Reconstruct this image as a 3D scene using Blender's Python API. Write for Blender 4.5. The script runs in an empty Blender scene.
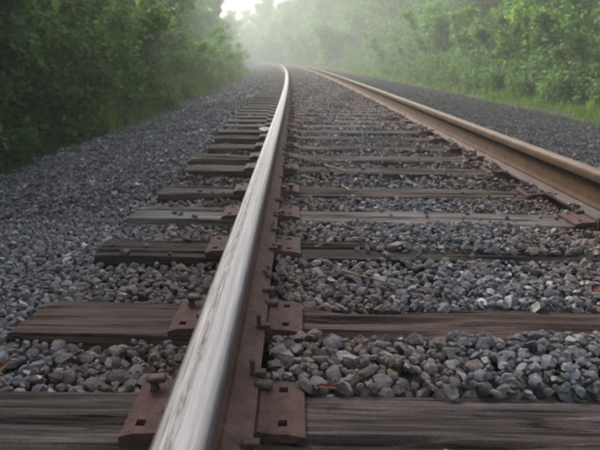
import bpy, bmesh, math, random
import numpy as np
from mathutils import Vector, Matrix, noise

random.seed(7)
rng = np.random.default_rng(7)
sc = bpy.context.scene
COL = sc.collection

# ------------------------------------------------------------------ camera
CAM = np.array([0.1413, 0.0, 0.68]); PITCH, YAW, ROLL, FPX = 0.2521, 0.0111, 0.0182, 645.0
_f = Vector((math.sin(YAW) * math.cos(PITCH), math.cos(YAW) * math.cos(PITCH), -math.sin(PITCH)))
_r0 = Vector((math.cos(YAW), -math.sin(YAW), 0)); _u0 = _r0.cross(_f)
_r = _r0 * math.cos(ROLL) + _u0 * math.sin(ROLL); _u = _u0 * math.cos(ROLL) - _r0 * math.sin(ROLL)
cd = bpy.data.cameras.new('camera'); cam = bpy.data.objects.new('camera', cd); COL.objects.link(cam)
cam.matrix_world = Matrix(((_r.x, _u.x, -_f.x, CAM[0]), (_r.y, _u.y, -_f.y, CAM[1]), (_r.z, _u.z, -_f.z, CAM[2]), (0, 0, 0, 1)))
cd.sensor_width = 36; cd.lens = FPX / 600 * 36; cd.clip_end = 4000; cd.clip_start = 0.02
cd.dof.use_dof = True; cd.dof.focus_distance = 1.9; cd.dof.aperture_fstop = 7.0
sc.camera = cam

# ------------------------------------------------------------------ sky, sun, exposure
SUN_EL, SUN_AZ = math.radians(38), math.radians(-32)          # ahead and a little to the left, behind mist
w = bpy.data.worlds.new("World"); sc.world = w; w.use_nodes = True
nt = w.node_tree; nt.nodes.clear()
out = nt.nodes.new('ShaderNodeOutputWorld'); bg = nt.nodes.new('ShaderNodeBackground')
sky = nt.nodes.new('ShaderNodeTexSky'); sky.sky_type = 'NISHITA'; sky.sun_disc = False
sky.sun_elevation = SUN_EL; sky.sun_rotation = SUN_AZ; sky.air_density = 1.2; sky.dust_density = 4.0; sky.ozone_density = 1.0
hs = nt.nodes.new('ShaderNodeHueSaturation'); hs.inputs['Saturation'].default_value = 0.42
nt.links.new(sky.outputs[0], hs.inputs['Color']); nt.links.new(hs.outputs[0], bg.inputs[0])
bg.inputs[1].default_value = 0.15; nt.links.new(bg.outputs[0], out.inputs[0])
sl = bpy.data.lights.new('sun', 'SUN'); sun = bpy.data.objects.new('sun', sl); COL.objects.link(sun)
sl.energy = 2.2; sl.angle = math.radians(16); sl.color = (1.0, 0.95, 0.86)
sun.rotation_euler = Vector((math.sin(SUN_AZ) * math.cos(SUN_EL), math.cos(SUN_AZ) * math.cos(SUN_EL), math.sin(SUN_EL))).to_track_quat('Z', 'Y').to_euler()
sc.view_settings.view_transform = 'Standard'; sc.view_settings.look = 'None'
sc.view_settings.exposure = 1.05; sc.view_settings.gamma = 1.0; sc.view_settings.use_curve_mapping = False
sc.render.engine = 'CYCLES'
cy = sc.cycles
cy.max_bounces = 6; cy.diffuse_bounces = 3; cy.glossy_bounces = 3; cy.transmission_bounces = 3; cy.volume_bounces = 1
cy.transparent_max_bounces = 4; cy.use_denoising = True; cy.filter_width = 2.7

# ------------------------------------------------------------------ track geometry (u: metres right of the near rail, s: metres along)
SE = 0.0075
S0, R1, S1, R2 = 5.25, 1025.0, 48.0, 130.0
def center(s):
    s = np.asarray(s, float)
    t = np.maximum(0, s - S0); t2 = np.maximum(0, s - S1)
    return -t * t / (2 * R1) - t2 * t2 / 2 * (1 / R2 - 1 / R1), -t / R1 - t2 * (1 / R2 - 1 / R1)
def W(s, u, z):
    cx, dx = center(s); n = 1 / np.sqrt(1 + dx * dx)
    s = np.asarray(s, float); u = np.asarray(u, float)
    zz = np.asarray(z, float) + SE * np.clip(u, -3, 6)
    return np.stack(np.broadcast_arrays(cx + u * n, s - u * dx * n, zz), -1)
def W1(s, u, z=0.0): return Vector([float(v) for v in W(s, u, z)])
def heading(s): return -math.atan(float(center(s)[1]))       # rotation about Z
R0a, U0a, Fa, RRa, UUa = [np.array(v) for v in (_r0, _u0, _f, _r, _u)]
def project(P):
    d = P - CAM; zf = d @ Fa
    return 300 + FPX * (d @ RRa) / np.maximum(zf, 1e-3), 225 - FPX * (d @ UUa) / np.maximum(zf, 1e-3), zf
GAUGE = 1.51

# ------------------------------------------------------------------ helpers
def tri_mesh(name, V, F, mat=None, smooth=False, mat_idx=None):
    V = np.asarray(V, np.float32); F = np.asarray(F, np.int32); k = F.shape[1]
    me = bpy.data.meshes.new(name)
    me.vertices.add(len(V)); me.vertices.foreach_set('co', V.ravel())
    me.loops.add(F.size); me.loops.foreach_set('vertex_index', F.ravel())
    me.polygons.add(len(F)); me.polygons.foreach_set('loop_start', np.arange(0, F.size, k, dtype=np.int32))
    me.update(calc_edges=True)
    me.polygons.foreach_set('use_smooth', np.full(len(F), smooth))
    if mat_idx is not None: me.polygons.foreach_set('material_index', np.asarray(mat_idx, np.int32))
    for m in (mat if isinstance(mat, (list, tuple)) else [mat]):
        if m: me.materials.append(m)
    me.validate(); me.update()
    return me
def link(name, me, parent=None, loc=None, rot=None):
    o = bpy.data.objects.new(name, me); COL.objects.link(o)
    if parent: o.parent = parent
    if loc is not None: o.location = loc
    if rot is not None: o.rotation_euler = rot
    return o
def tag(o, label=None, cat=None, group=None, kind=None):
    for k, v in (('label', label), ('category', cat), ('group', group), ('kind', kind)):
        if v: o[k] = v
    return o
def bm_mesh(name, bm, mat, smooth=False):
    me = bpy.data.meshes.new(name); bm.normal_update(); bm.to_mesh(me); bm.free()
    for m in (mat if isinstance(mat, (list, tuple)) else [mat]): me.materials.append(m)
    if smooth: me.polygons.foreach_set('use_smooth', np.ones(len(me.polygons), bool))
    return me
def bm_box(bm, x0, x1, y0, y1, z0, z1, bev=0):
    vs = [bm.verts.new((x, y, z)) for z in (z0, z1) for x, y in ((x0, y0), (x1, y0), (x1, y1), (x0, y1))]
    fs = [bm.faces.new([vs[i] for i in q]) for q in ((3, 2, 1, 0), (4, 5, 6, 7), (0, 1, 5, 4), (1, 2, 6, 5), (2, 3, 7, 6), (3, 0, 4, 7))]
    if bev:
        bmesh.ops.bevel(bm, geom=list({e for f in fs for e in f.edges}), offset=bev, segments=2, affect='EDGES', profile=.5)

# ------------------------------------------------------------------ materials
class N:
    def __init__(s, name):
        s.m = bpy.data.materials.new(name); s.m.use_nodes = True; s.t = s.m.node_tree
        s.b = s.t.nodes['Principled BSDF']; s.o = s.t.nodes['Material Output']
    def new(s, typ, **kw):
        n = s.t.nodes.new('ShaderNode' + typ)
        for k, v in kw.items():
            if k.startswith('i_'): n.inputs[k[2:].replace('_', ' ')].default_value = v
            else: setattr(n, k, v)
        return n
    def l(s, a, b): s.t.links.new(a, b)
    def coord(s, kind='Object', scale=(1, 1, 1)):
        c = s.new('TexCoord'); mp = s.new('Mapping'); mp.inputs['Scale'].default_value = scale
        s.l(c.outputs[kind], mp.inputs[0]); return mp.outputs[0]
    def noise(s, vec, scale, detail=4, rough=.6, dist=0):
        n = s.new('TexNoise', i_Scale=scale, i_Detail=detail, i_Roughness=rough, i_Distortion=dist)
        if vec is not None: s.l(vec, n.inputs['Vector'])
        return n.outputs[0]
    def ramp(s, fac, stops):
        r = s.new('ValToRGB'); e = r.color_ramp.elements
        while len(e) < len(stops): e.new(.5)
        for el, (p, c) in zip(e, stops):
            el.position = p; el.color = (*c, 1) if len(c) == 3 else c
        s.l(fac, r.inputs[0]); return r.outputs[0]
    def mix(s, fac, a, b, typ='MIX'):
        m = s.new('MixRGB', blend_type=typ)
        for i, v in ((0, fac), (1, a), (2, b)):
            if hasattr(v, 'is_output'): s.l(v, m.inputs[i])
            else: m.inputs[i].default_value = v if i == 0 else (*v, 1)
        return m.outputs[0]
    def math(s, op, a, b=0.0, c=None):
        m = s.new('Math', operation=op)
        for i, v in enumerate((a, b) if c is None else (a, b, c)):
            if hasattr(v, 'is_output'): s.l(v, m.inputs[i])
            else: m.inputs[i].default_value = v
        return m.outputs[0]
    def bump(s, h, strength=.5, dist=.01):
        b = s.new('Bump', i_Strength=strength, i_Distance=dist); s.l(h, b.inputs['Height']); s.l(b.outputs[0], s.b.inputs['Normal'])
    def fin(s, color=None, rough=None, metal=None, spec=None):
        for k, v in (('Base Color', color), ('Roughness', rough), ('Metallic', metal), ('Specular IOR Level', spec)):
            if v is None: continue
            if hasattr(v, 'is_output'): s.l(v, s.b.inputs[k])
            else: s.b.inputs[k].default_value = (*v, 1) if k == 'Base Color' else v
        return s.m

def stone_mat(name, stops, rusty=True):
    n = N(name); geo = n.new('NewGeometry'); oi = n.new('ObjectInfo')
    rnd = n.math('FRACT', n.math('ADD', geo.outputs['Random Per Island'], oi.outputs['Random']))
    base = n.ramp(rnd, stops)
    v = n.coord('Object')
    g = n.noise(geo.outputs['Position'], 70, 5, .65)
    base = n.mix(.55, base, n.ramp(g, [(.25, (.35, .35, .36)), (.75, (1.35, 1.33, 1.3))]), 'MULTIPLY')
    if rusty:
        sep = n.new('SeparateXYZ'); n.l(geo.outputs['Position'], sep.inputs[0])
        d = n.math('MINIMUM', n.math('ABSOLUTE', sep.outputs[0]), n.math('ABSOLUTE', n.math('SUBTRACT', sep.outputs[0], GAUGE)))
        big = n.noise(geo.outputs['Position'], 3.2, 3)
        k = n.math('MULTIPLY', n.math('SUBTRACT', n.math('ADD', .52, n.math('MULTIPLY', big, .3)), d), 1.6)
        cl = n.new('Clamp'); n.l(k, cl.inputs[0]); cl.inputs['Max'].default_value = .75
        base = n.mix(cl.outputs[0], base, n.mix(.55, base, (.16, .085, .06)))
    base = n.mix(1.0, base, (1.015, .995, 1.03), 'MULTIPLY')
    vo = n.new('TexVoronoi', i_Scale=62.0); n.l(geo.outputs['Position'], vo.inputs['Vector'])
    fine = n.noise(geo.outputs['Position'], 260, 4, .7)
    base = n.mix(.45, base, n.ramp(fine, [(.35, (.5, .5, .5)), (.65, (1.4, 1.38, 1.35))]), 'MULTIPLY')
    dirt = n.noise(geo.outputs['Position'], 24, 5, .7)
    base = n.mix(n.ramp(dirt, [(.48, (0, 0, 0)), (.7, (.7, .7, .7))]), base, (.075, .06, .048))
    n.bump(n.math('ADD', n.math('MULTIPLY', vo.outputs['Distance'], .9), n.math('ADD', g, n.math('MULTIPLY', fine, .35))), .75, .009)
    return n.fin(base, .88, None, .2)
M_stone = stone_mat('crushed_stone', [(0, (.07, .075, .085)), (.2, (.13, .14, .158)), (.4, (.21, .222, .245)), (.52, (.16, .165, .15)), (.64, (.2, .17, .14)), (.76, (.29, .305, .33)), (.87, (.14, .125, .115)), (.95, (.4, .405, .42)), (1, (.52, .52, .52))])
M_cinder = stone_mat('dark_fine_stone', [(0, (.05, .05, .055)), (.5, (.1, .1, .108)), (.85, (.15, .15, .155)), (1, (.26, .26, .27))], False)

def bed_mat():
    n = N('ballast_fines'); geo = n.new('NewGeometry')
    vor = n.new('TexVoronoi', i_Scale=19.0); n.l(geo.outputs['Position'], vor.inputs['Vector'])
    a = n.noise(geo.outputs['Position'], 9, 6, .7)
    c = n.ramp(n.math('ADD', n.math('MULTIPLY', vor.outputs['Color'], .6), n.math('MULTIPLY', a, .4)), [(.2, (.035, .034, .035)), (.6, (.075, .075, .08)), (.9, (.13, .13, .138))])  # tones darkened to include the shade between loose stones
    n.bump(vor.outputs['Distance'], .8, .03)
    return n.fin(c, .9, None, .2)
M_bed = bed_mat()

def soil_mat():
    n = N('soil_and_litter'); geo = n.new('NewGeometry')
    a = n.noise(geo.outputs['Position'], .9, 6, .65); b = n.noise(geo.outputs['Position'], 14, 6, .7)
    c = n.mix(b, n.ramp(a, [(.3, (.03, .03, .018)), (.55, (.05, .06, .025)), (.75, (.085, .075, .045))]), (.035, .045, .02))
    n.bump(b, .8, .05)
    return n.fin(c, .95, None, .15)
M_soil = soil_mat()

def rust_mat(name, a, b, c, rough=.7, scale=1.0):
    n = N(name); geo = n.new('NewGeometry')
    big = n.noise(geo.outputs['Position'], 6 * scale, 5, .65); fine = n.noise(geo.outputs['Position'], 130 * scale, 4, .7)
    col = n.mix(.5, n.ramp(big, [(.3, a), (.55, b), (.75, c)]), n.ramp(fine, [(.3, (.38, .36, .35)), (.7, (1.6, 1.55, 1.5))]), 'MULTIPLY')
    mott = n.noise(geo.outputs['Position'], 28 * scale, 5, .75)
    col = n.mix(.7, col, n.ramp(mott, [(.34, (.55, .52, .52)), (.5, (1, 1, 1)), (.68, (1.4, 1.32, 1.25))]), 'MULTIPLY')
    n.bump(n.math('ADD', fine, mott), .5, .003)
    return n.fin(col, rough, 0.0, .2)
M_rail = rust_mat('rail_rust', (.085, .045, .037), (.115, .064, .053), (.15, .09, .072), .75)
M_foot = rust_mat('rail_foot_rust', (.08, .046, .038), (.108, .066, .056), (.14, .095, .083), .75)
M_rail_tan = rust_mat('rail_rust_tan', (.074, .038, .021), (.096, .053, .03), (.125, .075, .045), .75)
M_foot_dusty = rust_mat('rail_foot_dusty', (.07, .05, .045), (.1, .08, .075), (.14, .115, .108), .7)
M_plate = rust_mat('plate_rust', (.062, .034, .031), (.088, .049, .044), (.115, .068, .061), .8, 1.6)
M_spike = rust_mat('spike_rust', (.05, .036, .034), (.08, .055, .05), (.12, .08, .065), .6, 2)

def polish_mat():
    n = N('polished_rail_top'); v = n.coord('UV', (1, 1, 1))
    sep = n.new('SeparateXYZ'); n.l(v, sep.inputs[0])
    def streak(su, sv, det=4, dist=0):
        mp = n.new('Mapping'); mp.inputs['Scale'].default_value = (su, sv, 1); n.l(v, mp.inputs[0])
        return n.noise(mp.outputs[0], 1, det, .65, dist)
    a = streak(150, 1.2, 3); b = streak(420, 9, 4, .6); c = streak(420, 16, 6, .9)
    # flaking ribbon along the field side third of the head
    x = sep.outputs[0]
    rib = n.math('SUBTRACT', 1.0, n.math('MULTIPLY', n.math('ABSOLUTE', n.math('ADD', n.math('SUBTRACT', x, .0262), n.math('MULTIPLY', n.math('SUBTRACT', streak(0, 3, 3), .5), .007))), 95))
    rc = n.new('Clamp'); n.l(rib, rc.inputs[0])
    fl = n.math('MULTIPLY', rc.outputs[0], n.ramp(c, [(.47, (0, 0, 0)), (.6, (1, 1, 1))]))
    edge = n.math('SUBTRACT', 1.0, n.math('MULTIPLY', n.math('ABSOLUTE', n.math('SUBTRACT', x, .0135)), 420)); ec = n.new('Clamp'); n.l(edge, ec.inputs[0])
    fl2 = n.math('MAXIMUM', n.math('MULTIPLY', fl, .75), n.math('MULTIPLY', ec.outputs[0], n.ramp(streak(10, 5, 4), [(.4, (0, 0, 0)), (.6, (.7, .7, .7))])))
    base = n.ramp(a, [(.3, (.165, .16, .165)), (.5, (.205, .2, .208)), (.7, (.265, .26, .27))])
    base = n.mix(.6, base, n.ramp(b, [(.36, (.62, .61, .61)), (.64, (1.3, 1.3, 1.3))]), 'MULTIPLY')
    base = n.mix(fl2, base, (.085, .075, .07))
    ro = n.math('ADD', n.math('MULTIPLY', b, .25), n.math('ADD', .48, n.math('MULTIPLY', fl2, .25)))
    n.bump(n.math('ADD', n.math('MULTIPLY', b, .5), n.math('MULTIPLY', fl, -.7)), .35, .0015)
    return n.fin(base, ro, 1.0)
M_polish = polish_mat()
M_dull = rust_mat('dull_rail_top', (.14, .11, .085), (.19, .15, .12), (.25, .2, .165), .6)  # dull rusty film, with a light sky reflection put into its colour

def wood_mat():
    n = N('weathered_tie_wood'); oi = n.new('ObjectInfo')
    c = n.new('TexCoord'); off = n.new('VectorMath', operation='ADD'); n.l(c.outputs['Object'], off.inputs[0])
    cx = n.new('CombineXYZ'); r9 = n.math('MULTIPLY', oi.outputs['Random'], 37.0); n.l(r9, cx.inputs[0]); n.l(r9, cx.inputs[1]); n.l(cx.outputs[0], off.inputs[1])
    def st(sx, sy, sz, det=5, dist=0):
        mp = n.new('Mapping'); mp.inputs['Scale'].default_value = (sx, sy, sz); n.l(off.outputs[0], mp.inputs[0]); return n.noise(mp.outputs[0], 1, det, .65, dist)
    g1 = st(1.6, 55, 40, 5, .4); g2 = st(5, 190, 120, 3); blot = st(2.2, 6, 6, 4)
    grain = n.ramp(g1, [(.3, (.3, .28, .27)), (.45, (.78, .76, .75)), (.58, (1.12, 1.1, 1.1)), (.72, (1.75, 1.75, 1.8))])
    col = n.mix(1.0, oi.outputs['Color'], grain, 'MULTIPLY')
    col = n.mix(.6, col, n.ramp(g2, [(.35, (.5, .49, .48)), (.65, (1.35, 1.35, 1.35))]), 'MULTIPLY')
    col = n.mix(.7, col, n.ramp(blot, [(.35, (.6, .56, .53)), (.65, (1.3, 1.3, 1.3))]), 'MULTIPLY')
    ck = n.ramp(n.math('ABSOLUTE', n.math('SUBTRACT', st(.9, 26, 18, 4, .5), .5)), [(0, (.12, .11, .1)), (.012, (.35, .33, .32)), (.03, (1, 1, 1))])
    col = n.mix(.85, col, ck, 'MULTIPLY')
    grit = n.noise(off.outputs[0], 160, 3, .7)
    col = n.mix(.5, col, n.ramp(grit, [(.35, (.6, .6, .6)), (.68, (1.45, 1.43, 1.4))]), 'MULTIPLY')
    n.bump(n.math('ADD', n.math('ADD', g1, n.math('MULTIPLY', grit, .25)), n.math('MULTIPLY', g2, .5)), .85, .012)
    return n.fin(col, .85, None, .15)
M_wood = wood_mat()

def leaf_mat(name, stops, trans=.45):
    n = N(name); geo = n.new('NewGeometry'); oi = n.new('ObjectInfo')
    rnd = n.math('FRACT', n.math('ADD', geo.outputs['Random Per Island'], n.math('MULTIPLY', oi.outputs['Random'], .3)))
    col = n.ramp(rnd, stops)
    col = n.mix(1.0, col, oi.outputs['Color'], 'MULTIPLY')
    n.fin(col, .7, None, .18)
    tr = n.new('BsdfTranslucent'); n.l(n.mix(1.0, col, (1.2, 1.35, .85), 'MULTIPLY'), tr.inputs[0])
    mx = n.new('MixShader'); mx.inputs[0].default_value = trans
    n.l(n.b.outputs[0], mx.inputs[1]); n.l(tr.outputs[0], mx.inputs[2]); n.l(mx.outputs[0], n.o.inputs[0])
    return n.m
M_leaf = leaf_mat('broad_leaf', [(0, (.035, .07, .026)), (.4, (.06, .115, .036)), (.8, (.09, .155, .05)), (1, (.13, .18, .065))])
M_leaf2 = leaf_mat('fresh_leaf', [(0, (.05, .095, .036)), (.5, (.078, .14, .052)), (.85, (.11, .185, .07)), (1, (.15, .21, .09))], .5)
M_grass = leaf_mat('grass_blade', [(0, (.07, .1, .03)), (.5, (.11, .15, .045)), (.8, (.17, .18, .07)), (1, (.26, .22, .11))], .35)
def plain(name, c, rough=.8):
    n = N(name); g = n.noise(n.coord('Object'), 12, 5); col = n.mix(.5, c, n.ramp(g, [(.3, (.5, .5, .5)), (.7, (1.4, 1.4, 1.4))]), 'MULTIPLY')
    n.bump(g, .4, .01); return n.fin(col, rough)
M_bark = plain('bark', (.075, .06, .048), .9)

# ------------------------------------------------------------------ setting: ground and ballast bed
def bed_z(u, s):
    """top of the ballast across the track"""
    u = np.asarray(u, float); s = np.asarray(s, float)
    z = np.where(u < -.1, -.045, -.008)
    z = np.where(u < -.55, -.05 - (-.55 - u) * .165, z)
    z = np.where(u > 2.0, -.03 - (u - 2.0) * .08, z)
    z = np.where((u > 1.6) & (u <= 2.0), -.02, z)
    return z
def ground_z(u, s):
    u = np.asarray(u, float)
    left = -.36 + .05 * np.clip(-u - 2.5, 0, 12) ; right = -.235 + .06 * np.clip(u - 4.8, 0, 12)
    return np.where(u < 1, left, right)
us = np.concatenate([[-600, -200, -60, -30, -18, -12, -8, -6], np.linspace(-5, -2, 13), np.linspace(-1.5, 4, 10), np.linspace(4.3, 8, 14), [10, 13, 18, 30, 60, 200, 600]])
ss = np.concatenate([[-60, -30, -10], np.linspace(-4, 30, 60), np.linspace(31, 100, 60), [110, 120, 130]])
def sheet(us, ss, zf, jit):
    U, S = np.meshgrid(us, ss); Z = zf(U, S)
    Z = Z + jit * np.array([noise.noise(Vector((u * .9, s * .9, 3.1))) for u, s in zip(U.ravel(), S.ravel())]).reshape(U.shape)
    P = W(np.clip(S, -1e3, 1e3), U, Z).reshape(-1, 3)
    n, m = U.shape; i = np.arange(n * m).reshape(n, m)
    return P, np.stack([i[:-1, :-1], i[:-1, 1:], i[1:, 1:], i[1:, :-1]], -1).reshape(-1, 4)
def gz(U, S):
    z = ground_z(U, S); inside = (U > -2.3) & (U < 4.6)
    return np.where(inside, -.6, z)
P, F = sheet(us, ss, gz, .05)
tag(link('ground', tri_mesh('ground', P, F, M_soil, True)), kind='structure')
# one far sheet out to the horizon
q = 3000.0
tag(link('far_ground', tri_mesh('far_ground', [(-q, -q, -.75), (q, -q, -.75), (q, q, -.75), (-q, q, -.75)], [(0, 1, 2, 3)], M_soil)), kind='structure')
bus = np.concatenate([np.linspace(-2.9, -.6, 24), np.linspace(-.5, 2.1, 27), np.linspace(2.2, 5.4, 28)])
bss = np.concatenate([np.linspace(-4, 0, 9), np.linspace(.1, 14, 140), np.linspace(14.3, 60, 150), np.linspace(61, 130, 70)])
def bz(U, S):
    z = bed_z(U, S) - np.where(S < 3, .08, np.where(S < 14, .06, np.where(S < 38, .03, .0)))
    return z - np.clip((-2.45 - U), 0, 1) * .35 - np.clip(U - 4.8, 0, 1) * .3
P, F = sheet(bus, bss, bz, .012)
bed = tag(link('ballast_bed', tri_mesh('ballast_bed', P, F, M_bed, True)), kind='structure')

# ------------------------------------------------------------------ ties (crossties)
TIE_W = .222
tie_s = [1.098, 1.59, 2.27, 2.80, 3.35, 4.05, 4.56, 5.12, 5.75]
tie_skew = [.02, .042, .033, .055, .03, .05, .03, .03, .03]
while tie_s[-1] < 62: tie_s.append(tie_s[-1] + .53 + random.uniform(-.04, .04)); tie_skew.append(random.uniform(-.01, .04))
tie_tint = {0: (.09, .074, .072), 1: (.09, .063, .055), 2: (.052, .041, .038), 3: (.19, .175, .17), 4: (.092, .074, .068), 5: (.1, .08, .073), 6: (.1, .082, .076)}
tie_label = {0: 'deeply grained dark crosstie nearest the camera, cut off by the bottom of the photo',
             1: 'brown crosstie with a squared end exposed, second from the camera',
             2: 'dark split crosstie half buried in gravel, third from the camera',
             3: 'pale grey weathered crosstie with a bright top, fourth from the camera',
             4: 'brownish crosstie just beyond the pale bright one', 5: 'brown crosstie with its left end clear of the gravel, sixth from the camera',
             6: 'greyish crosstie seventh from the camera', 7: 'crosstie eighth from the camera, low in the gravel', 8: 'crosstie ninth from the camera'}
def tie_mesh(seed, u0, u1, nx, detail):
    r = random.Random(seed)
    w, h = TIE_W / 2, .17
    if detail:
        ys = [-1, -.97, -.85, -.7, -.55, -.42, -.3, -.18, -.06, .06, .18, .3, .42, .55, .7, .85, .97, 1]
        ring = [(-w, -h), (-w - .001, -h * .55), (-w, -.03), (-w, -.012)] + [(y * w * .985, -.002 if abs(y) > .96 else 0) for y in ys] + [(w, -.012), (w, -.03), (w + .001, -h * .55), (w, -h)]
    else:
        ring = [(-w, -h), (-w, -.012), (-w * .93, 0), (w * .93, 0), (w, -.012), (w, -h)]
    n = len(ring); V = []
    xs = np.linspace(u0, u1, nx)
    for i, x in enumerate(xs):
        endk = max(0, 1 - (x - u0) / .12)
        for y, z in ring:
            dz = dy = dx = 0
            if detail:
                g = noise.noise(Vector((x * 1.6 + seed * 9, y * 38, seed))) ; g2 = noise.noise(Vector((x * 4 + seed * 3, y * 90, seed + 5)))
                cr = min(0, g + .1) * .05 + g2 * .0025
                if z > -.02: dz = cr - .004 * endk ** 2 * (.6 + .8 * abs(noise.noise(Vector((y * 30, seed, 1))))) + .004 * noise.noise(Vector((x * 2, seed, 7)))
                dy = .004 * noise.noise(Vector((x * 3 + seed, z * 20, 2)))
                if i == 0: dx = .02 * noise.noise(Vector((y * 25, z * 25, seed + 2))) + (.003 if z > -.003 else 0)
            V.append((x + dx, y + dy, z + dz))
    F = [(i * n + j, (i + 1) * n + j, (i + 1) * n + (j + 1) % n, i * n + (j + 1) % n) for i in range(nx - 1) for j in range(n)]
    bm = bmesh.new(); vs = [bm.verts.new(v) for v in V]
    for f in F: bm.faces.new([vs[k] for k in f])
    bm.faces.new([vs[k] for k in range(n)]); bm.faces.new([vs[(nx - 1) * n + k] for k in range(n - 1, -1, -1)])
    bmesh.ops.recalc_face_normals(bm, faces=bm.faces)
    return bm_mesh('crosstie', bm, M_wood)
far_ties = [tie_mesh(100 + k, -.57 + random.uniform(-.03, .03), 2.08, 2, False) for k in range(4)]
ends = [-.62, -.572, -.571, -.583, -.56, -.55, -.585, -.53, -.56]
ends += [-.57] * 400
for i, s in enumerate(tie_s):
    c = W1(s, 0, 0)
    me = tie_mesh(i, ends[i], 2.08, 90, True) if i < 9 else far_ties[i % 4]
    o = link('crosstie', me, None, c, (0, -math.atan(SE), heading(s) - tie_skew[i]))
    # rotate about the gauge-side point so the right part sits at the measured place
    o.location.y += tie_skew[i] * .55 - .0
    kf = random.uniform(.75, 1.25); t = tie_tint.get(i) or tuple(kf * v for v in (.098, .08, .074))
    o.color = (*t, 1)
    tag(o, tie_label.get(i, 'weathered wooden crosstie in the hazy far stretch of track'), 'crosstie', 'wooden crossties under the rails' if i < 9 else 'crossties in the far stretch of track')
    if 9 <= i < 16: o['label'] = 'weathered crosstie ' + ('tenth', 'eleventh', 'twelfth', 'thirteenth', 'fourteenth', 'fifteenth', 'sixteenth')[i - 9] + ' from the camera, half sunk in gravel'
    if i >= 16: o['label'] = 'weathered wooden crosstie in the hazy far stretch of track'
def tie_y(i, u): return tie_s[i] + tie_skew[i] * (.55 - u)

# ------------------------------------------------------------------ rails
RH, RZ = .186, .019
HEAD = [(.0175 * .5, .137), (.037, .145), (.0385, .150), (.0385, .163), (.0382, .173), (.0365, .1795), (.031, .184), (.021, .1857), (0, RH)]
def rail(u0, label):
    t = bpy.data.objects.new('rail', None); COL.objects.link(t); t.location = W1(0, u0, RZ)
    tag(t, label, 'rail', 'the two steel rails')
    body = M_rail if u0 == 0 else M_rail_tan
    st = np.concatenate([np.linspace(-3, 6, 40), np.linspace(6.3, 130, 200)])
    def sweep(name, pts, mats, midx=None, closed=True, smooth=False):
        n = len(pts); V = []
        for x, z in pts: V.append(W(st, u0 + x, RZ + z) - np.array(t.location))
        V = np.stack(V, 1).reshape(-1, 3); m = len(st)
        kk = n if closed else n - 1
        F = np.array([(i * n + j, i * n + (j + 1) % n, (i + 1) * n + (j + 1) % n, (i + 1) * n + j) for i in range(m - 1) for j in range(kk)])
        mi = None if midx is None else np.tile(midx, m - 1)
        me = tri_mesh(name, V, F, mats, smooth, mi)
        uv = me.uv_layers.new(name='UVMap'); li = np.empty(len(me.loops), np.int32); me.loops.foreach_get('vertex_index', li)
        uu = np.tile(np.array([p[0] for p in pts]) + .0373, m); vv = np.repeat(st, n)
        uv.data.foreach_set('uv', np.stack([uu[li], vv[li]], 1).astype(np.float32).ravel())
        return link(name, me, t)
    right = HEAD; left = [(-x, z) for x, z in HEAD[-2::-1]]
    head = right + left                         # right underside ... crown ... left underside
    k = len(head); mi = np.zeros(k, np.int32)
    for j in range(k):
        a, b = head[j], head[(j + 1) % k]
        if min(a[1], b[1]) > (.1725 if u0 == 0 else .183) or (u0 == 0 and a[0] > 0 and min(a[1], b[1]) > .162): mi[j] = 1
    sweep('rail_head', head, [body, M_polish if u0 == 0 else M_dull], mi, True, True)
    web = [(.0265, .024), (.014, .035), (.0095, .052), (.00875, .09), (.0095, .12), (.0125, .1385)]
    sweep('rail_web', web + [(-x, z) for x, z in web[::-1]], [body], None, True, True)
    foot = [(.076, 0), (.076, .0105), (.0265, .0255)]
    sweep('rail_foot', foot + [(-x, z) for x, z in foot[::-1]], [M_foot if u0 == 0 else M_foot_dusty])
    return t
rail(0, 'near steel rail with a bright worn top running up the middle of the photo')
rail(GAUGE, 'rust brown steel rail on the right beside the dark gravel')

# ------------------------------------------------------------------ tie plates with spikes, rail anchors
XC = [-.17, -.146, -.128, -.1, -.0825, -.0765, .0765, .0825, .1, .118, .136, .17]   # cuts across
YC = [-.1, -.074, -.052, -.008, .008, .052, .074, .1]
def plate_mesh(lod):
    bm = bmesh.new()
    if lod == 0:
        holes = {(1, 1), (1, 5), (9, 1), (9, 5), (7, 5)}
        nx, ny = len(XC), len(YC)
        def top(i):                          # shoulders stand above the seat beside the rail foot
            x = XC[i]
            return {4: .024, 7: .024, 3: .0205, 8: .0205, 0: .011, 11: .011}.get(i, .0185)
        T = [[bm.verts.new((XC[i], YC[j], top(i))) for j in range(ny)] for i in range(nx)]
        B = [[bm.verts.new((XC[i], YC[j], 0.0005)) for j in range(ny)] for i in range(nx)]
        solid = lambda i, j: 0 <= i < nx - 1 and 0 <= j < ny - 1 and (i, j) not in holes
        for i in range(nx - 1):
            for j in range(ny - 1):
                if not solid(i, j): continue
                bm.faces.new((T[i][j], T[i + 1][j], T[i + 1][j + 1], T[i][j + 1])); bm.faces.new((B[i][j + 1], B[i + 1][j + 1], B[i + 1][j], B[i][j]))
                for di, dj, a, b in ((-1, 0, (i, j + 1), (i, j)), (1, 0, (i + 1, j), (i + 1, j + 1)), (0, -1, (i, j), (i + 1, j)), (0, 1, (i + 1, j + 1), (i, j + 1))):
                    if not solid(i + di, j + dj):
                        bm.faces.new((T[b[0]][b[1]], T[a[0]][a[1]], B[a[0]][a[1]], B[b[0]][b[1]]))
    else:
        for x0, x1, z in ((-.17, -.078, .019), (.078, .17, .019), (-.078, .078, .0175)): bm_box(bm, x0, x1, -.1, .1, .0005, z)
    bmesh.ops.recalc_face_normals(bm, faces=bm.faces)
    return bm_mesh('plate', bm, M_plate)
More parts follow.
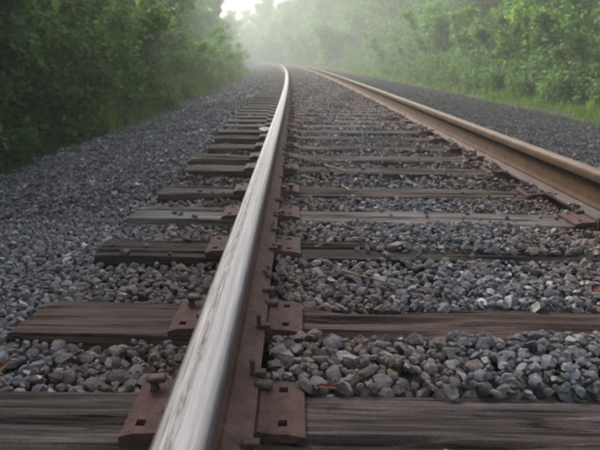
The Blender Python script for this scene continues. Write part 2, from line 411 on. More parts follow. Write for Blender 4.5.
def spike_mesh(up):
    """cut spike: square shank, domed oval head overhanging towards +x"""
    bm = bmesh.new()
    bm_box(bm, -.008, .008, -.008, .008, -.05, up)
    bm_box(bm, -.013, .024, -.0155, .0155, up - .001, up + .012, .0055)
    return bm_mesh('spike', bm, M_spike, True)
PL = [plate_mesh(0), plate_mesh(1)]
SP_low, SP_up = spike_mesh(.024), spike_mesh(.036)
def anchor_mesh(lug):
    """spring clip gripping the rail foot: hook over the foot edge, bar below, upright lug"""
    bm = bmesh.new()
    bm_box(bm, -.09, .088, -.011, .011, -.022, -.003, .002)
    bm_box(bm, .0775, .09, -.01, .01, -.003, .017, .002)
    bm_box(bm, .058, .09, -.01, .01, .0165, .025, .002)
    if lug: bm_box(bm, .056, .066, -.009, .009, .0245, .05, .002)
    bm_box(bm, -.094, -.078, -.011, .011, -.004, .022, .002)
    return bm_mesh('rail_anchor', bm, M_spike)
ANC, ANC2 = anchor_mesh(True), anchor_mesh(False)
def put_plate(i, u0, label, grp, spikes, lod):
    s = tie_y(i, u0) + (.03 if i == 0 else random.uniform(-.008, .008)); h = heading(s)
    t = bpy.data.objects.new('tie_plate', None); COL.objects.link(t)
    t.location = W1(s, u0, .0); t.rotation_euler = (0, -math.atan(SE), h - random.uniform(-.005, .012)); tag(t, label, 'tie plate', grp)
    link('plate', PL[lod], t)
    for x, y, up, face in spikes:
        link('spike', SP_up if up else SP_low, t, (x, y, 0.0), (random.uniform(-.06, .06), random.uniform(-.08, .08), (0 if face > 0 else math.pi) + random.uniform(-.2, .2)))
near = ['nearest', 'second', 'third', 'fourth', 'fifth', 'sixth', 'seventh', 'eighth', 'ninth', 'tenth', 'eleventh', 'twelfth', 'thirteenth', 'fourteenth']
for i, s in enumerate(tie_s):
    if s > 34: break
    for u0, nm in ((0, 'near rail'), (GAUGE, 'right rail')):
        lod = 0 if s < 7 else 1
        if u0 == 0 and i in (0, 1):
            sp = [(-.137, .063, True, 1), (.0905, .063, False, -1), (-.0905, -.03, False, 1)]
        else:
            sp = [(-.0905, .063, False, 1), (.0905, random.choice((-.063, .063)), False, -1)]
            if random.random() < .6: sp.append((.127, -.063, random.random() < .4, -1))
        if s > 14: sp = sp[:2]
        if i < 14 and not (u0 and s < 3): lab = f'rusty tie plate under the {nm} on the {near[i]} crosstie from the camera'
        elif s < 3: lab = f'rusty tie plate under the {nm} outside the frame, crosstie {near[i]}'
        else: lab = f'small rusty tie plate under the {nm} in the far stretch of track'
        if i == 0 and u0 == 0: lab = 'rusty tie plate with a raised spike nearest the camera, cut off at the bottom'
        if i == 1 and u0 == 0: lab = 'rusty tie plate with a raised spike on the brown squared crosstie'
        put_plate(i, u0, lab, f'tie plates under the {nm}', sp, lod)
        if s < 22 and (i < 4 or i % 3 == 0):
            for sd, w_ in ((-1, 'front'), (1, 'far')):
                y = tie_y(i, u0) + sd * (TIE_W / 2 + .018)
                a = link('rail_anchor', ANC if u0 == 0 and (i == 0 and sd > 0 or i == 1 and sd < 0) else ANC2, None, W1(y, u0, RZ), (0, -math.atan(SE), heading(s) + (math.pi if u0 else 0)))
                lab = f'dark clip on the {nm} foot, {w_} side of the {near[i]} crosstie' if i < 14 else f'small dark clip on the {nm} foot farther along the track'
                tag(a, lab, 'rail anchor', f'rail anchors on the {nm}')

# ------------------------------------------------------------------ ballast stones
def hulls(n, npts, seed):
    rr = random.Random(seed); res = []
    while len(res) < n:
        bm = bmesh.new()
        for k in range(npts):
            v = Vector((rr.gauss(0, 1), rr.gauss(0, 1), rr.gauss(0, 1))).normalized() * rr.uniform(.86, 1.05)
            bm.verts.new(v)
        bmesh.ops.convex_hull(bm, input=bm.verts)
        bmesh.ops.delete(bm, geom=[v for v in bm.verts if not v.link_faces], context='VERTS')
        bmesh.ops.triangulate(bm, faces=bm.faces)
        bm.verts.index_update(); sx, sy, sz = rr.uniform(.95, 1.3), rr.uniform(.75, 1), rr.uniform(.55, .85)
        V = np.array([(v.co.x * sx, v.co.y * sy, v.co.z * sz) for v in bm.verts]); Fc = np.array([[v.index for v in f.verts] for f in bm.faces])
        bm.free(); res.append((V, Fc))
    return res
def rotmats(n, tilt):
    a = rng.uniform(0, 2 * np.pi, n); b = rng.normal(0, tilt, n); c = rng.normal(0, tilt, n)
    ca, sa, cb, sb, cc, scn = np.cos(a), np.sin(a), np.cos(b), np.sin(b), np.cos(c), np.sin(c); o, e = np.zeros(n), np.ones(n)
    Z = np.stack([ca, -sa, o, sa, ca, o, o, o, e], 1).reshape(n, 3, 3); X = np.stack([e, o, o, o, cb, -sb, o, sb, cb], 1).reshape(n, 3, 3); Y = np.stack([cc, o, scn, o, e, o, -scn, o, cc], 1).reshape(n, 3, 3)
    return X @ Y @ Z
def merge(pos, rad, protos, tilt):
    n = len(pos); R = rotmats(n, tilt); pick = rng.integers(0, len(protos), n); VV, FF, off = [], [], 0
    for k, (V, Fc) in enumerate(protos):
        ix = np.nonzero(pick == k)[0]
        if not len(ix): continue
        P = np.einsum('nij,vj->nvi', R[ix], V) * rad[ix][:, None, None] + pos[ix][:, None, :]
        VV.append(P.reshape(-1, 3)); FF.append((Fc[None] + (np.arange(len(ix)) * len(V))[:, None, None] + off).reshape(-1, 3)); off += len(ix) * len(V)
    return np.concatenate(VV), np.concatenate(FF)
H_near, H_mid, H_far = hulls(36, 26, 1), hulls(24, 11, 2), hulls(16, 7, 3)
# near zone: stones dropped onto a height map until the cribs are full
RES = .01; U0, U1, A0, A1 = -3.0, 4.6, .55, 6.6
nu, ns = int((U1 - U0) / RES), int((A1 - A0) / RES)
gu = U0 + (np.arange(nu) + .5) * RES; gs = A0 + (np.arange(ns) + .5) * RES
GU, GS = np.meshgrid(gu, gs)
TGT = bed_z(GU, GS)
lump = np.array([[noise.noise(Vector((u * 1.9, s * 1.9, 11))) for u in gu[::10]] for s in gs[::10]])
lump = np.kron(lump, np.ones((10, 10)))[:ns, :nu]; lump = np.pad(lump, ((0, ns - lump.shape[0]), (0, nu - lump.shape[1])), mode='edge')
TGT = TGT + .024 * lump + .02 * np.clip((1.75 - GS) / .3, 0, 1) * (np.abs(GU) > .1)
Hm = TGT - .05
ONT = np.zeros_like(Hm, bool)
for i, s in enumerate(tie_s):
    if s > 7: break
    on = (np.abs(GS - (s + tie_skew[i] * (.55 - GU))) < TIE_W / 2 + .004) & (GU > ends[i] - .01) & (GU < 2.08)
    Hm = np.where(on, 0.0, Hm)
    TGT = np.where(on, -.05, TGT)
    d = np.abs(GS - (s + tie_skew[i] * (.55 - GU)))
    if i == 2: TGT = np.where(on & (GU > .4) & (GU < 1.5) & (d < .035), .006, TGT)
    ONT |= on
    for u0 in (0, GAUGE):
        Hm = np.where((np.abs(GU - u0) < .174) & (d < .104), .03, Hm); TGT = np.where((np.abs(GU - u0) < .174) & (d < .104), np.where((u0 > 0) & (lump > -.1), .04, -.05), TGT)
for u0 in (0, GAUGE):
    Hm = np.where(np.abs(GU - u0) < .08, .3, Hm)
st_pos, st_rad = [], []
lone = rng.random(200000) < .012
fill = True
NTRY = 140000
tu, tsn = rng.uniform(U0 + .06, U1 - .06, NTRY), A0 + .06 + (A1 - A0 - .12) * rng.random(NTRY) ** 1.0
nb = 45000; tu[-nb:] = rng.uniform(-1.9, 2.2, nb); tsn[-nb:] = rng.uniform(.8, 3.2, nb)
tr = np.clip(np.exp(rng.normal(math.log(.0165), .3, NTRY)), .009, .027)
for k in range(NTRY):
    u, s, r = tu[k], tsn[k], tr[k]
    if abs(u) > .62 * s + .75 and s < 6: continue
    if u > 2.1 and s < 3.4: continue
    r *= 1.0 if (k < 60000 or 95000 < k < 120000) else .62
    if u > 2.1: r *= .6
    m = max(1, int(r * .8 / RES)); i, j = int((s - A0) / RES), int((u - U0) / RES)
    win = Hm[i - m:i + m + 1, j - m:j + m + 1]
    h = win.max() * .6 + win.mean() * .4
    if win.max() > h + .06: continue
    zc = h + r * .42
    if zc + r * .35 > TGT[i, j] + .016 and not (ONT[i, j] and h < .006 and lone[k] and r < .018 and s > 1.9): continue
    st_pos.append((s, u, zc)); st_rad.append(r)
    mm = int(r * 1.0 / RES) + 1
    sub = Hm[i - mm:i + mm + 1, j - mm:j + mm + 1]
    yy, xx = np.mgrid[-mm:mm + 1, -mm:mm + 1] * RES
    dome = zc + .62 * np.sqrt(np.maximum(0, r * r - xx * xx - yy * yy)); ins = xx * xx + yy * yy < r * r
    if sub.shape == dome.shape: sub[ins] = np.maximum(sub, dome)[ins]
st_pos = np.array(st_pos); st_rad = np.array(st_rad)
WP = W(st_pos[:, 0], st_pos[:, 1], st_pos[:, 2])
px, py, zf = project(WP)
hi, hj = ((st_pos[:, 0] - A0) / RES).astype(int), ((st_pos[:, 1] - U0) / RES).astype(int)
topmost = Hm[hi, hj] < st_pos[:, 2] + st_rad * .75
size = np.where(topmost & (px > 5) & (px < 595) & (py > 60) & (py < 447) & (np.abs(st_pos[:, 1]) > .1), st_rad / zf, 0)
order = np.argsort(-size); solo = order[:300]; rest = order[300:]
buried = Hm[hi, hj] > st_pos[:, 2] + st_rad * np.where(st_pos[:, 0] < 1.95, 2.8, 1.3)
keep = rest[(px[rest] > -160) & (px[rest] < 760) & (py[rest] < 560) & ~buried[rest]]
farther = keep[st_pos[keep, 0] > 2.9]; keep = keep[st_pos[keep, 0] <= 2.9]
H_low = hulls(30, 11, 9)
# small chips lodged along the rail feet
nc = 240; cs = rng.uniform(1.35, 12, nc); cu = np.where(rng.random(nc) < .55, rng.uniform(.058, .1, nc), GAUGE - rng.uniform(.055, .1, nc)); cr = rng.uniform(.006, .013, nc)
ck = np.min([np.abs(cs - (t + k_ * (.55 - cu))) for t, k_ in zip(tie_s, tie_skew)], 0) > .1
chips = W(cs, cu, RZ + .015 + cr * .3)[ck]
V, F = merge(np.concatenate([WP[keep], chips]), np.concatenate([st_rad[keep], cr[ck]]), H_near, .45)
V2, F2 = merge(WP[farther], st_rad[farther], H_low, .45)
F = np.concatenate([F, F2 + len(V)]); V = np.concatenate([V, V2])
print('near stones', len(keep), len(farther), len(F))
me = tri_mesh('ballast_stone', V, F, M_stone, True); me.set_sharp_from_angle(angle=math.radians(30))
tag(link('ballast_stone', me, bed), kind='stuff')
solo_me = [tri_mesh('stone', V, F, M_stone, True) for V, F in H_near]
for me in solo_me: me.set_sharp_from_angle(angle=math.radians(30))
for k in solo:
    o = link('stone', solo_me[random.randrange(len(solo_me))], bed, WP[k], (random.gauss(0, .4), random.gauss(0, .4), random.uniform(0, 6.28)))
    o.scale = (st_rad[k],) * 3
# middle and far zones
def scatter(sa, sb, ua, ub, cell, r0, protos, sink, mat, name):
    n_s, n_u = int((sb - sa) / cell), int((ub - ua) / cell)
    a, b = np.meshgrid(np.arange(n_s), np.arange(n_u), indexing='ij')
    s = (sa + (a + rng.uniform(0, 1, a.shape)) * cell).ravel(); u = (ua + (b + rng.uniform(0, 1, a.shape)) * cell).ravel()
    r = np.clip(r0 * np.exp(rng.normal(0, .3, len(s))), r0 * .5, r0 * 1.9)
    ok = np.ones(len(s), bool)
    ts = np.array(tie_s)
    ix = np.clip(np.searchsorted(ts, s), 1, len(ts) - 1)
    for jx in (ix - 1, ix):
        sk = np.array(tie_skew)[jx]; d = np.abs(s - (ts[jx] + sk * (.55 - u)))
        ok &= ~((d < TIE_W / 2 + r * .2) & (u > -.58) & (u < 2.1) & (rng.random(len(s)) > .1))
        for u0 in (0, GAUGE): ok &= ~((d < .11) & (np.abs(u - u0) < .18))
    for u0 in (0, GAUGE): ok &= np.abs(u - u0) > .08 + r * .6
    z = bed_z(u, s) + rng.uniform(-1.0, .25, len(s)) * r * .9 - sink + .022 * np.sin(u * 5 + s * 3.1) * np.sin(s * 4.3 - u * 2)
    Pw = W(s, u, z); x, y, f = project(Pw)
    ok &= (x > -140) & (x < 740) & (y < 520)
    V, F = merge(Pw[ok], r[ok], protos, .5)
    tag(link(name, tri_mesh(name, V, F, mat), bed), kind='stuff')
scatter(6.5, 14, -2.8, 2.15, .039, .022, H_mid, -.006, M_stone, 'ballast_stone')
scatter(4.2, 15, 2.1, 5.1, .03, .0125, H_far, .002, M_cinder, 'cinder_stone')
scatter(14, 36, -2.8, 2.15, .056, .034, H_far, -.002, M_stone, 'ballast_stone')
scatter(15, 30, 2.1, 5.1, .05, .02, H_far, .004, M_cinder, 'cinder_stone')
scatter(36, 75, -2.8, 2.15, .085, .045, H_far, 0, M_stone, 'ballast_stone')
scatter(30, 75, 2.1, 5.1, .08, .034, H_far, 0, M_cinder, 'cinder_stone')

# ------------------------------------------------------------------ fallen leaves, twigs, scrap
R0_ = random.uniform
def leaf_obj(u, s, z, size, col, label, rz):
    n = N('dry_leaf'); n.fin(n.mix(n.noise(n.coord('Object'), 40, 4), col, tuple(c * .55 for c in col)), .7)
    bm = bmesh.new(); rows = [(-1, 0), (-.6, .34), (-.1, .5), (.4, .36), (.8, .14), (1.05, .0)]
    mid = [bm.verts.new((x, 0, -.12 * (1 - x * x))) for x, w_ in rows]
    for sg in (-1, 1):
        edge = [bm.verts.new((x, sg * w_, .16 * w_ + .1 * x * x * sg)) if w_ else None for x, w_ in rows]
        for a in range(5):
            vs = [mid[a], mid[a + 1]] + ([edge[a + 1]] if edge[a + 1] else []) + ([edge[a]] if edge[a] else [])
            bm.faces.new(vs if sg > 0 else vs[::-1])
    bmesh.ops.solidify(bm, geom=bm.faces, thickness=.02)
    o = link('fallen_leaf', bm_mesh('fallen_leaf', bm, n.m, True), None, W1(s, u, z), (random.uniform(-.3, .3), random.uniform(-.3, .3), rz))
    o.scale = (size / 2,) * 3; tag(o, label, 'fallen leaf', 'dead leaves lying on the ballast')
def at(x, y, z):
    """track coordinates of the point at height z seen at a photo pixel (used once to read positions off the photograph)"""
    d = Fa + RRa * ((x - 300) / FPX) - UUa * ((y - 225) / FPX); t = (z - CAM[2]) / d[2]
    return CAM[0] + d[0] * t, CAM[1] + d[1] * t
for x, y, sz, col, rz, lab in [
        (319, 245, .045, (.5, .38, .12), .6, 'small yellow leaf on the gravel just right of the near rail'),
        (595, 252, .07, (.42, .34, .24), 1.2, 'pale beige leaf at the right edge of the photo on the split crosstie'),
        (327, 387, .05, (.38, .13, .06), .3, 'red brown curled leaf in the gravel before the brown crosstie'),
        (172, 270, .035, (.45, .25, .12), 2.0, 'tiny orange leaf on the gravel left of the near rail'),
        (157, 283, .05, (.3, .16, .09), 1.1, 'brown leaf stuck upright in the gravel left of the near rail'),
        (415, 293, .045, (.34, .2, .11), .2, 'tan leaf on the gravel beyond the brown crosstie'),
        (597, 288, .055, (.34, .09, .05), .7, 'dark red leaf in the gravel at the right edge of the photo'),
        (4, 366, .045, (.3, .14, .06), 1.3, 'orange leaf in the gravel at the left edge of the photo'),
        (560, 372, .045, (.42, .4, .14), 0, 'yellow green leaf in the gravel at the lower right'),
        (500, 361, .045, (.42, .27, .12), 2.2, 'light orange leaf in the gravel at the lower right'),
        (432, 345, .04, (.4, .26, .1), 1.8, 'ochre leaf against the front edge of the brown crosstie')]:
    zl = .045 if x > 590 else .03; u, s = at(x, y, zl); leaf_obj(u, s, zl - SE * u, sz, col, lab, rz)
for k in range(34):                      # brown leaf debris among the stones
    u, s = R0_(-1.6, 2.0), R0_(1.3, 4.6)
    if abs(u) < .2: continue
    onTie = any(abs(s - (t + q_ * (.55 - u))) < .12 for t, q_ in zip(tie_s[:9], tie_skew)) and u > -.6
    leaf_obj(u, s, .012 if onTie else float(bed_z(u, s)) + .03, R0_(.022, .04), random.choice(((.3, .15, .08), (.24, .12, .07), (.38, .25, .13), (.2, .11, .08))), 'small scrap of brown leaf caught among the stones', R0_(0, 6))
def twig(x0, y0, x1, y1, z, rad, label, col):
    a = at(x0, y0, z); b = at(x1, y1, z + .01); n = 6; V = []; 
    A, B = Vector((a[0], a[1], z)), Vector((b[0], b[1], z + .01)); d = (B - A); side = d.cross(Vector((0, 0, 1))).normalized()
    for i in range(n):
        t = i / (n - 1); c = A + d * t + side * (.012 * math.sin(t * 5)) + Vector((0, 0, .006 * math.sin(t * 3.1)))
        for k in range(6):
            an = k * math.pi / 3; V.append(c + side * (math.cos(an) * rad * (1.1 - .5 * t)) + Vector((0, 0, math.sin(an) * rad * (1.1 - .5 * t))))
    Fq = [(i * 6 + k, i * 6 + (k + 1) % 6, (i + 1) * 6 + (k + 1) % 6, (i + 1) * 6 + k) for i in range(n - 1) for k in range(6)]
    V = [v - A for v in V]
    o = link('twig', tri_mesh('twig', V, Fq, plain('twig_bark', col), True), None, A); tag(o, label, 'twig', 'twigs on the ballast')
twig(341, 270, 392, 287, .008, .0035, 'thin brown twig on the gravel right of the near rail', (.13, .09, .06))
twig(325, 165, 345, 172, .012, .006, 'brown stick lying on the gravel near the seventh crosstie', (.2, .12, .09))
twig(343, 185, 347, 190, .012, .0035, 'short pale straw standing in the gravel between two crossties', (.3, .26, .2))
bm = bmesh.new(); g = [(-1, -.5), (-.2, -.62), (1, -.4), (.85, .5), (.1, .4), (-.9, .6)]
bm.faces.new([bm.verts.new((x, y, .25 * math.sin(3 * x + y))) for x, y in g]); bmesh.ops.triangulate(bm, faces=bm.faces); bmesh.ops.solidify(bm, geom=bm.faces, thickness=.05)
u, s = at(265, 129, .03); o = link('paper_scrap', bm_mesh('paper_scrap', bm, plain('white_paper', (.75, .75, .74)), False), None, W1(s, u, .035), (.35, .1, .2)); o.scale = (.055,) * 3
tag(o, 'small white scrap lying left of the near rail in the middle distance', 'scrap')

# ------------------------------------------------------------------ vegetation
def leaf_cards(C, Nrm, size, fold=True):
    """one small folded leaf per row: 4 points, 2 triangles"""
    n = len(C); a = rng.normal(0, 1, (n, 3)); t = np.cross(Nrm, a); t /= np.linalg.norm(t, axis=1)[:, None] + 1e-9; b = np.cross(Nrm, t)
    L = size[:, None]; V = np.stack([C - t * L * .5, C + b * L * .3 - Nrm * L * .08, C + t * L * .55 - Nrm * L * .12, C - b * L * .3 - Nrm * L * .08], 1).reshape(-1, 3)
    i = np.arange(n)[:, None] * 4
    return V, np.concatenate([i + np.array([[0, 2, 1]]), i + np.array([[0, 3, 2]])])
def tube(path, r0, r1, k=6):
    V, n = [], len(path)
    for i, p in enumerate(path):
        d = (path[min(i + 1, n - 1)] - path[max(i - 1, 0)]).normalized(); a = d.orthogonal().normalized(); b = d.cross(a); r = r0 + (r1 - r0) * i / (n - 1)
        V += [p + (a * math.cos(q * 6.2832 / k) + b * math.sin(q * 6.2832 / k)) * r for q in range(k)]
    return V, [(i * k + q, i * k + (q + 1) % k, (i + 1) * k + (q + 1) % k, (i + 1) * k + q) for i in range(n - 1) for q in range(k)]
class Wood:
    def __init__(s): s.V, s.F = [], []
    def add(s, path, r0, r1, k=6):
        v, f = tube(path, r0, r1, k); o = len(s.V); s.V += v; s.F += [tuple(a + o for a in q) for q in f]
def grow(p, d, L, n, rr, up=.1, wob=.25):
    path = [p.copy()]; d = d.normalized()
    for i in range(n):
        d = (d + Vector((rr.gauss(0, wob), rr.gauss(0, wob), rr.gauss(0, wob) + up)) * .5).normalized(); p = p + d * (L / n); path.append(p.copy())
    return path
def tree_proto(seed, h, low, spread, n_leaf, size, mat, limbs=16):
    rr = random.Random(seed); wd = Wood(); pts = []
    tr = grow(Vector((0, 0, -.3)), Vector((rr.gauss(0, .06), rr.gauss(0, .06), 1)), h * .93, 9, rr, .25, .1)
    wd.add(tr, h * .017, h * .003, 8)
    for k in range(limbs):
        t = low + (1 - low) * (k + rr.random()) / limbs; fi = t * 9; i = min(int(fi), 8); p = tr[i].lerp(tr[i + 1], fi - i)
        a = k * 2.4 + rr.uniform(-.5, .5); prof = math.sin(math.pi * min(1, .22 + .8 * (t - low) / (1 - low) * .9)) ** .7
        L = spread * prof * rr.uniform(.6, 1.15)
        lb = grow(p, Vector((math.cos(a), math.sin(a), rr.uniform(.05, .6))), L, 5, rr, .1, .28); wd.add(lb, h * .006 * (1.2 - t), h * .0015, 5)
        for m in range(6):
            q = lb[1 + m % 5]; sb = grow(q, Vector((rr.gauss(0, 1), rr.gauss(0, 1), rr.gauss(.25, .5))), L * rr.uniform(.25, .5), 3, rr, .05, .3)
            wd.add(sb, h * .0016, h * .0006, 4); pts += [(v, .12 * spread) for v in sb[1:]]
        pts += [(v, .1 * spread) for v in lb[2:]]
    return finish(wd, pts, n_leaf, size, mat, 'trunk', 'crown')
def finish(wd, pts, n_leaf, size, mat, a, b):
    C0 = np.array([tuple(p) for p, r in pts]); Rr = np.array([r for p, r in pts])
    wgt = rng.random(len(pts)) ** 1.6 + .05; ix = rng.choice(len(pts), n_leaf, p=wgt / wgt.sum())
    C = C0[ix] + rng.normal(0, 1, (n_leaf, 3)) * Rr[ix][:, None] * np.array([1, 1, .7]); C[:, 2] = np.maximum(C[:, 2], .02)
    ax = C.copy(); ax[:, 2] = 0
    Nr = rng.normal(0, .75, (n_leaf, 3)) + np.array([0, 0, .8]) + .35 * ax / (np.linalg.norm(ax, axis=1)[:, None] + .1); Nr /= np.linalg.norm(Nr, axis=1)[:, None]
    V, F = leaf_cards(C, Nr, size * np.exp(rng.normal(0, .28, n_leaf)))
    return [(a, tri_mesh(a, [tuple(v) for v in wd.V], wd.F, M_bark, True)), (b, tri_mesh(b, V, F, mat))]
def shrub_proto(seed, h, rad, n_leaf, size, mat, stems=9):
    rr = random.Random(seed); wd = Wood(); pts = []
    for k in range(stems):
        a = k * 2.4 + rr.uniform(-.4, .4); lean = rr.uniform(.08, .75)
        st = grow(Vector((rr.gauss(0, .1), rr.gauss(0, .1), -.1)) * rad, Vector((math.cos(a) * lean, math.sin(a) * lean, 1)), h * rr.uniform(.6, 1.05), 6, rr, .08, .25)
        wd.add(st, .014 * h, .003, 5)
        for m in range(7):
            q = st[1 + m % 6]; sb = grow(q, Vector((rr.gauss(0, 1), rr.gauss(0, 1), rr.gauss(.2, .5))), rad * rr.uniform(.3, .6), 3, rr, .05, .3)
            wd.add(sb, .005, .0015, 4); pts += [(v, .11 * rad) for v in sb[1:]]
        pts += [(v, .1 * rad) for v in st[2:]]
    return finish(wd, pts, n_leaf, size, mat, 'stem', 'foliage')
def weed_proto(seed, h, n, mat):
    """upright leafy weeds on thin stalks"""
    rr = random.Random(seed); wd = Wood(); pts = []
    for k in range(n):
        p = Vector((rr.gauss(0, .22), rr.gauss(0, .22), -.05)); st = grow(p, Vector((rr.gauss(0, .15), rr.gauss(0, .15), 1)), h * rr.uniform(.55, 1.1), 6, rr, .15, .14)
        wd.add(st, .005, .0015, 4); pts += [(v, .05) for v in st[1:]] * 2
    return finish(wd, pts, n * 55, .075, mat, 'stem', 'foliage')
TREE = [tree_proto(11, 11, .06, 3.2, 26000, .16, M_leaf, 20), tree_proto(12, 12.5, .1, 2.9, 26000, .16, M_leaf, 22), tree_proto(13, 9.5, .05, 2.8, 24000, .15, M_leaf2, 20), tree_proto(14, 8.5, .04, 3.0, 24000, .16, M_leaf, 20)]
SHRUB = [shrub_proto(21, 1.9, 1.1, 13000, .08, M_leaf), shrub_proto(22, 1.5, .95, 11000, .075, M_leaf2), shrub_proto(23, 2.4, 1.2, 15000, .09, M_leaf), shrub_proto(24, 2.7, 1.0, 14000, .085, M_leaf2)]
WEED = [weed_proto(31, .85, 20, M_leaf2), weed_proto(32, 1.15, 22, M_leaf2), weed_proto(33, .6, 24, M_leaf)]
def plant(name, protos, s, u, scale, rz, col, label, cat, group, zs=1.0):
    z = float(ground_z(u, s))
    t = bpy.data.objects.new(name, None); COL.objects.link(t); t.location = W1(s, u, z); t.rotation_euler = (0, 0, rz); t.scale = (scale, scale, scale * zs)
    tag(t, label, cat, group)
    for nm, me in protos:
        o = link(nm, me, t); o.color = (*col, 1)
    return t
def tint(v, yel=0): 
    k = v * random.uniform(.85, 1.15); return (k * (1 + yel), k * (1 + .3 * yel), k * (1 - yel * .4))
R_ = random.uniform
# left bank: dark understorey close to the ballast
s = 2.4; k = 0
while s < 75:
    lab = {2: 'dark leafy shrub crowding the left edge of the gravel nearest the camera', }.get(k, 'dark green shrub along the left edge of the gravel' if s < 12 else 'green shrub along the hazy left edge of the track')
    p = (0, 2, 0, 2, 3)[k % 5]
    plant('shrub', SHRUB[p], s, (-3.3 if s < 9 else -3.55) + R_(-.3, .2) - (.25 if 9 < s < 22 else 0), R_(.8, 1.15) * (1 if s < 16 else .72), R_(0, 6.28), tint(.85 if s < 8 else 1.5 if s < 16 else 1.8, 0 if s < 8 else .15), lab, 'shrub', 'shrubs along the left edge of the gravel')  # brighter, yellower tint farther off: backlight put into the leaf colour
    s += R_(.8, 1.15) * (1 if s < 20 else 1.5); k += 1
s = 3.0
while s < 26:
    plant('shrub', SHRUB[random.choice((0, 2, 3))], s, -5.0 + R_(-.4, .4), R_(1.1, 1.6), R_(0, 6.28), tint(.75), 'tall dark shrub in the second row behind the left gravel edge', 'shrub', 'second row of shrubs on the left'); s += R_(1.1, 1.6)
plant('leafy_sapling', SHRUB[1], 11.2, -3.05, .8, 1.0, (1.35, 1.35, 1.1), 'pale green bushy sapling on the left gravel edge', 'sapling', None, 1.1)
for s in np.arange(8.6, 34, .9):
    plant('weed', WEED[random.randrange(3)], s + R_(-.3, .3), -2.85 + R_(-.2, .2), R_(.55, .95), R_(0, 6.28), tint(1.15, .25), 'yellowish weed clump at the left edge of the gravel', 'weeds', 'weeds at the left gravel edge')
# left tall trees
s = -6.0; k = 0
while s < 105:
    u = -6.6 + R_(-1.0, .6) + (1.2 if s > 25 else 0) if k % 2 else -9.5 + R_(-1.2, 1)
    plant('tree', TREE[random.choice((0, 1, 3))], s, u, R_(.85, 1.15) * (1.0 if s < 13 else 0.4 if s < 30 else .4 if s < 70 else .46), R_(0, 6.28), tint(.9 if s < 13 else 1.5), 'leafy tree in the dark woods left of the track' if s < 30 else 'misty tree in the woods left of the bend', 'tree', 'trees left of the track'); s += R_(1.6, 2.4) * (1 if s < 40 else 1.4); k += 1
# right side
s = 9.0; k = 0
while s < 75:
    plant('weed', WEED[k % 3], s, 5.7 + R_(-.35, .4), R_(.6, 1.1), R_(0, 6.28), tint(1.25, .06), 'bright green weed clump beyond the dark gravel on the right', 'weeds', 'weeds beyond the right gravel')
    s += R_(.5, .8) * (1 if s < 30 else 2); k += 1
s = 10.0; k = 0
while s < 80:
    big = R_(.75, 1.1)
    plant('shrub', SHRUB[(1, 3, 1, 0)[k % 4]], s, 7.1 + R_(-.4, .5), big, R_(0, 6.28), tint(1.5, .1), 'bright green shrub on the right bank' if s < 35 else 'hazy green shrub on the right bank towards the bend', 'shrub', 'shrubs on the right bank')
    s += R_(.9, 1.3) * (1 if s < 30 else 1.6); k += 1
plant('leafy_sapling', SHRUB[3], 17.5, 6.7, 1.15, .5, (1.9, 1.75, 1.1), 'bright yellow green sapling standing tallest at the right edge of the photo', 'sapling', None)
plant('leafy_sapling', SHRUB[3], 29, 7.2, 1.35, 2.5, (1.6, 1.6, 1.2), 'tall pale green sapling rising from the right bank before the dark trees', 'sapling', None)
s = 6.0; k = 0
while s < 110:
    u = 10.5 + R_(-.9, .9) if k % 2 else 13.5 + R_(-1, 1.5)
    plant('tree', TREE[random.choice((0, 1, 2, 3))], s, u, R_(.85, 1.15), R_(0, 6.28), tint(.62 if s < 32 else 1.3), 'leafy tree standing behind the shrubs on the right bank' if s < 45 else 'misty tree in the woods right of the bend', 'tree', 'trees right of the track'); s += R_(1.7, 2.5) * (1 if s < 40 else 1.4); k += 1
# woods closing the view beyond the bend
for k in range(44):
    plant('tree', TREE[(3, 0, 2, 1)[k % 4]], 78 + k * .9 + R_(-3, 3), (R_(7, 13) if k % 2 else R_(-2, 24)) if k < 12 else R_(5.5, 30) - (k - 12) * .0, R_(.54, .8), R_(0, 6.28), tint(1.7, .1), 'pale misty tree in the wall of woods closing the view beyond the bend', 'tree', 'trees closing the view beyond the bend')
for k in range(30):
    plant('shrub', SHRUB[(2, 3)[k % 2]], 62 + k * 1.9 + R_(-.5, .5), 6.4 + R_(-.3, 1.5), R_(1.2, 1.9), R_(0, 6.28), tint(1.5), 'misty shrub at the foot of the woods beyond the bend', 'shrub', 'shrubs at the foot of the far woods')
# a dead brown weed standing at the edge of the right grass strip
wd = Wood(); rr = random.Random(5); pts = []
for k in range(7):
    st = grow(Vector((rr.gauss(0, .05), rr.gauss(0, .05), -.05)), Vector((rr.gauss(0, .18), rr.gauss(0, .18), 1)), rr.uniform(.7, 1.15), 6, rr, .2, .12); wd.add(st, .008, .003, 5); pts += [(v, .04) for v in st[2:]]
M_dead = leaf_mat('dead_leaf', [(0, (.1, .06, .04)), (1, (.2, .12, .08))], .2)
plant('dead_weed', finish(wd, pts, 160, .07, M_dead, 'stem', 'foliage'), 13.6, 5.75, 1.0, 0, (1, 1, 1), 'dead brown weed standing upright at the edge of the right grass strip', 'weeds', None)
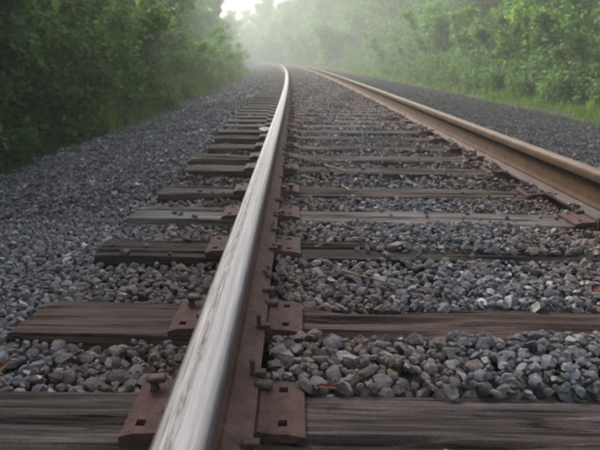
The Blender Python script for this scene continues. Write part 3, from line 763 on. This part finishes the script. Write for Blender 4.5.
# grass
def grass(name, n, fs, fu, h0, kind_col, label=None):
    s, u = fs(n), fu(n); z = ground_z(u, s) - .02
    u = u + .16 * np.sin(s * 1.7) * np.sin(s * .63 + 1); P0 = W(s, u, z); h = h0 * np.exp(rng.normal(0, .4, n)) * (1 + .45 * np.sin(s * 2.3 + u * 3) * np.sin(s * .9)); a = rng.uniform(0, 6.28, n); lean = rng.uniform(.1, .6, n) * h; wd = .006 + .004 * rng.random(n)
    dx, dy = np.cos(a), np.sin(a); side = np.stack([-dy, dx, 0 * dx], 1) * wd[:, None] * np.clip(s / 12, 1, 3)[:, None]
    Mp = P0 + np.stack([dx * lean * .35, dy * lean * .35, h * .6], 1); Tp = P0 + np.stack([dx * lean, dy * lean, h], 1)
    V = np.stack([P0 - side, P0 + side, Mp - side * .7, Mp + side * .7, Tp], 1).reshape(-1, 3); i = np.arange(n)[:, None] * 5
    F = np.concatenate([i + np.array([[0, 1, 3]]), i + np.array([[0, 3, 2]]), i + np.array([[2, 3, 4]])])
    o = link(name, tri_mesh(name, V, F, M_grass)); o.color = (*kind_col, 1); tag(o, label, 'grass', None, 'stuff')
grass('grass', 26000, lambda n: 8 + 62 * rng.random(n) ** 1.7, lambda n: 5.35 + .22 * rng.normal(0, 1, n), .1, (.95, 1.15, .8), 'bright green grass strip along the right edge of the dark gravel')
grass('dry_grass', 17000, lambda n: 9 + 43 * rng.random(n) ** 1.4, lambda n: -2.8 + .2 * rng.normal(0, 1, n), .19, (1.2, 1.25, .85), 'yellowish green grass along the left edge of the gravel')
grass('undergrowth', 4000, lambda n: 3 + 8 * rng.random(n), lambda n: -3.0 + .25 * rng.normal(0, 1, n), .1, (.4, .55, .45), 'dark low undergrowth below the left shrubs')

# ------------------------------------------------------------------ which one is which: order from the camera, for those a viewer can follow
ORD = 'first second third fourth fifth sixth seventh eighth ninth tenth eleventh twelfth thirteenth fourteenth fifteenth sixteenth seventeenth eighteenth nineteenth twentieth'.split()
def number(label, text, most):
    row = sorted((o for o in COL.objects if o.parent is None and o.get('label') == label), key=lambda o: o.location.y)
    seen = []
    for o in row:
        x, y, f = project(np.array(o.location) + np.array([0, 0, .4]))
        if f > .5 and -10 < x < 610: seen.append(o)
    for k, o in enumerate(seen[:most]): o['label'] = ORD[k] + ' ' + text
number('dark green shrub along the left edge of the gravel', 'dark shrub from the camera in the row along the left gravel', 10)
number('green shrub along the hazy left edge of the track', 'green shrub beyond the pale sapling along the left gravel', 8)
number('tall dark shrub in the second row behind the left gravel edge', 'tall dark shrub from the camera in the back row on the left', 10)
number('bright green shrub on the right bank', 'bright green shrub from the right edge of the photo on the right bank', 12)
number('bright green weed clump beyond the dark gravel on the right', 'bright weed clump from the right edge of the photo along the grass strip', 14)
number('yellowish weed clump at the left edge of the gravel', 'yellowish weed clump from the camera along the left gravel', 14)
number('leafy tree in the dark woods left of the track', 'tree from the camera in the dark woods on the left', 10)
number('leafy tree standing behind the shrubs on the right bank', 'tree from the right edge of the photo behind the right shrubs', 10)

# ------------------------------------------------------------------ morning mist, standing in for lens veil as well
n = bpy.data.materials.new('mist'); n.use_nodes = True; n.node_tree.nodes.clear()
o_ = n.node_tree.nodes.new('ShaderNodeOutputMaterial'); pv = n.node_tree.nodes.new('ShaderNodeVolumePrincipled')
pv.inputs['Color'].default_value = (.91, .96, .92, 1); pv.inputs['Density'].default_value = .0048; pv.inputs['Anisotropy'].default_value = .45  # faint green of light bounced off foliage is put into the mist colour
n.node_tree.links.new(pv.outputs[0], o_.inputs['Volume'])
bm = bmesh.new(); bm_box(bm, -90, 110, -70, 190, -2.0, 19)
tag(link('haze', bm_mesh('haze', bm, n)), kind='stuff')
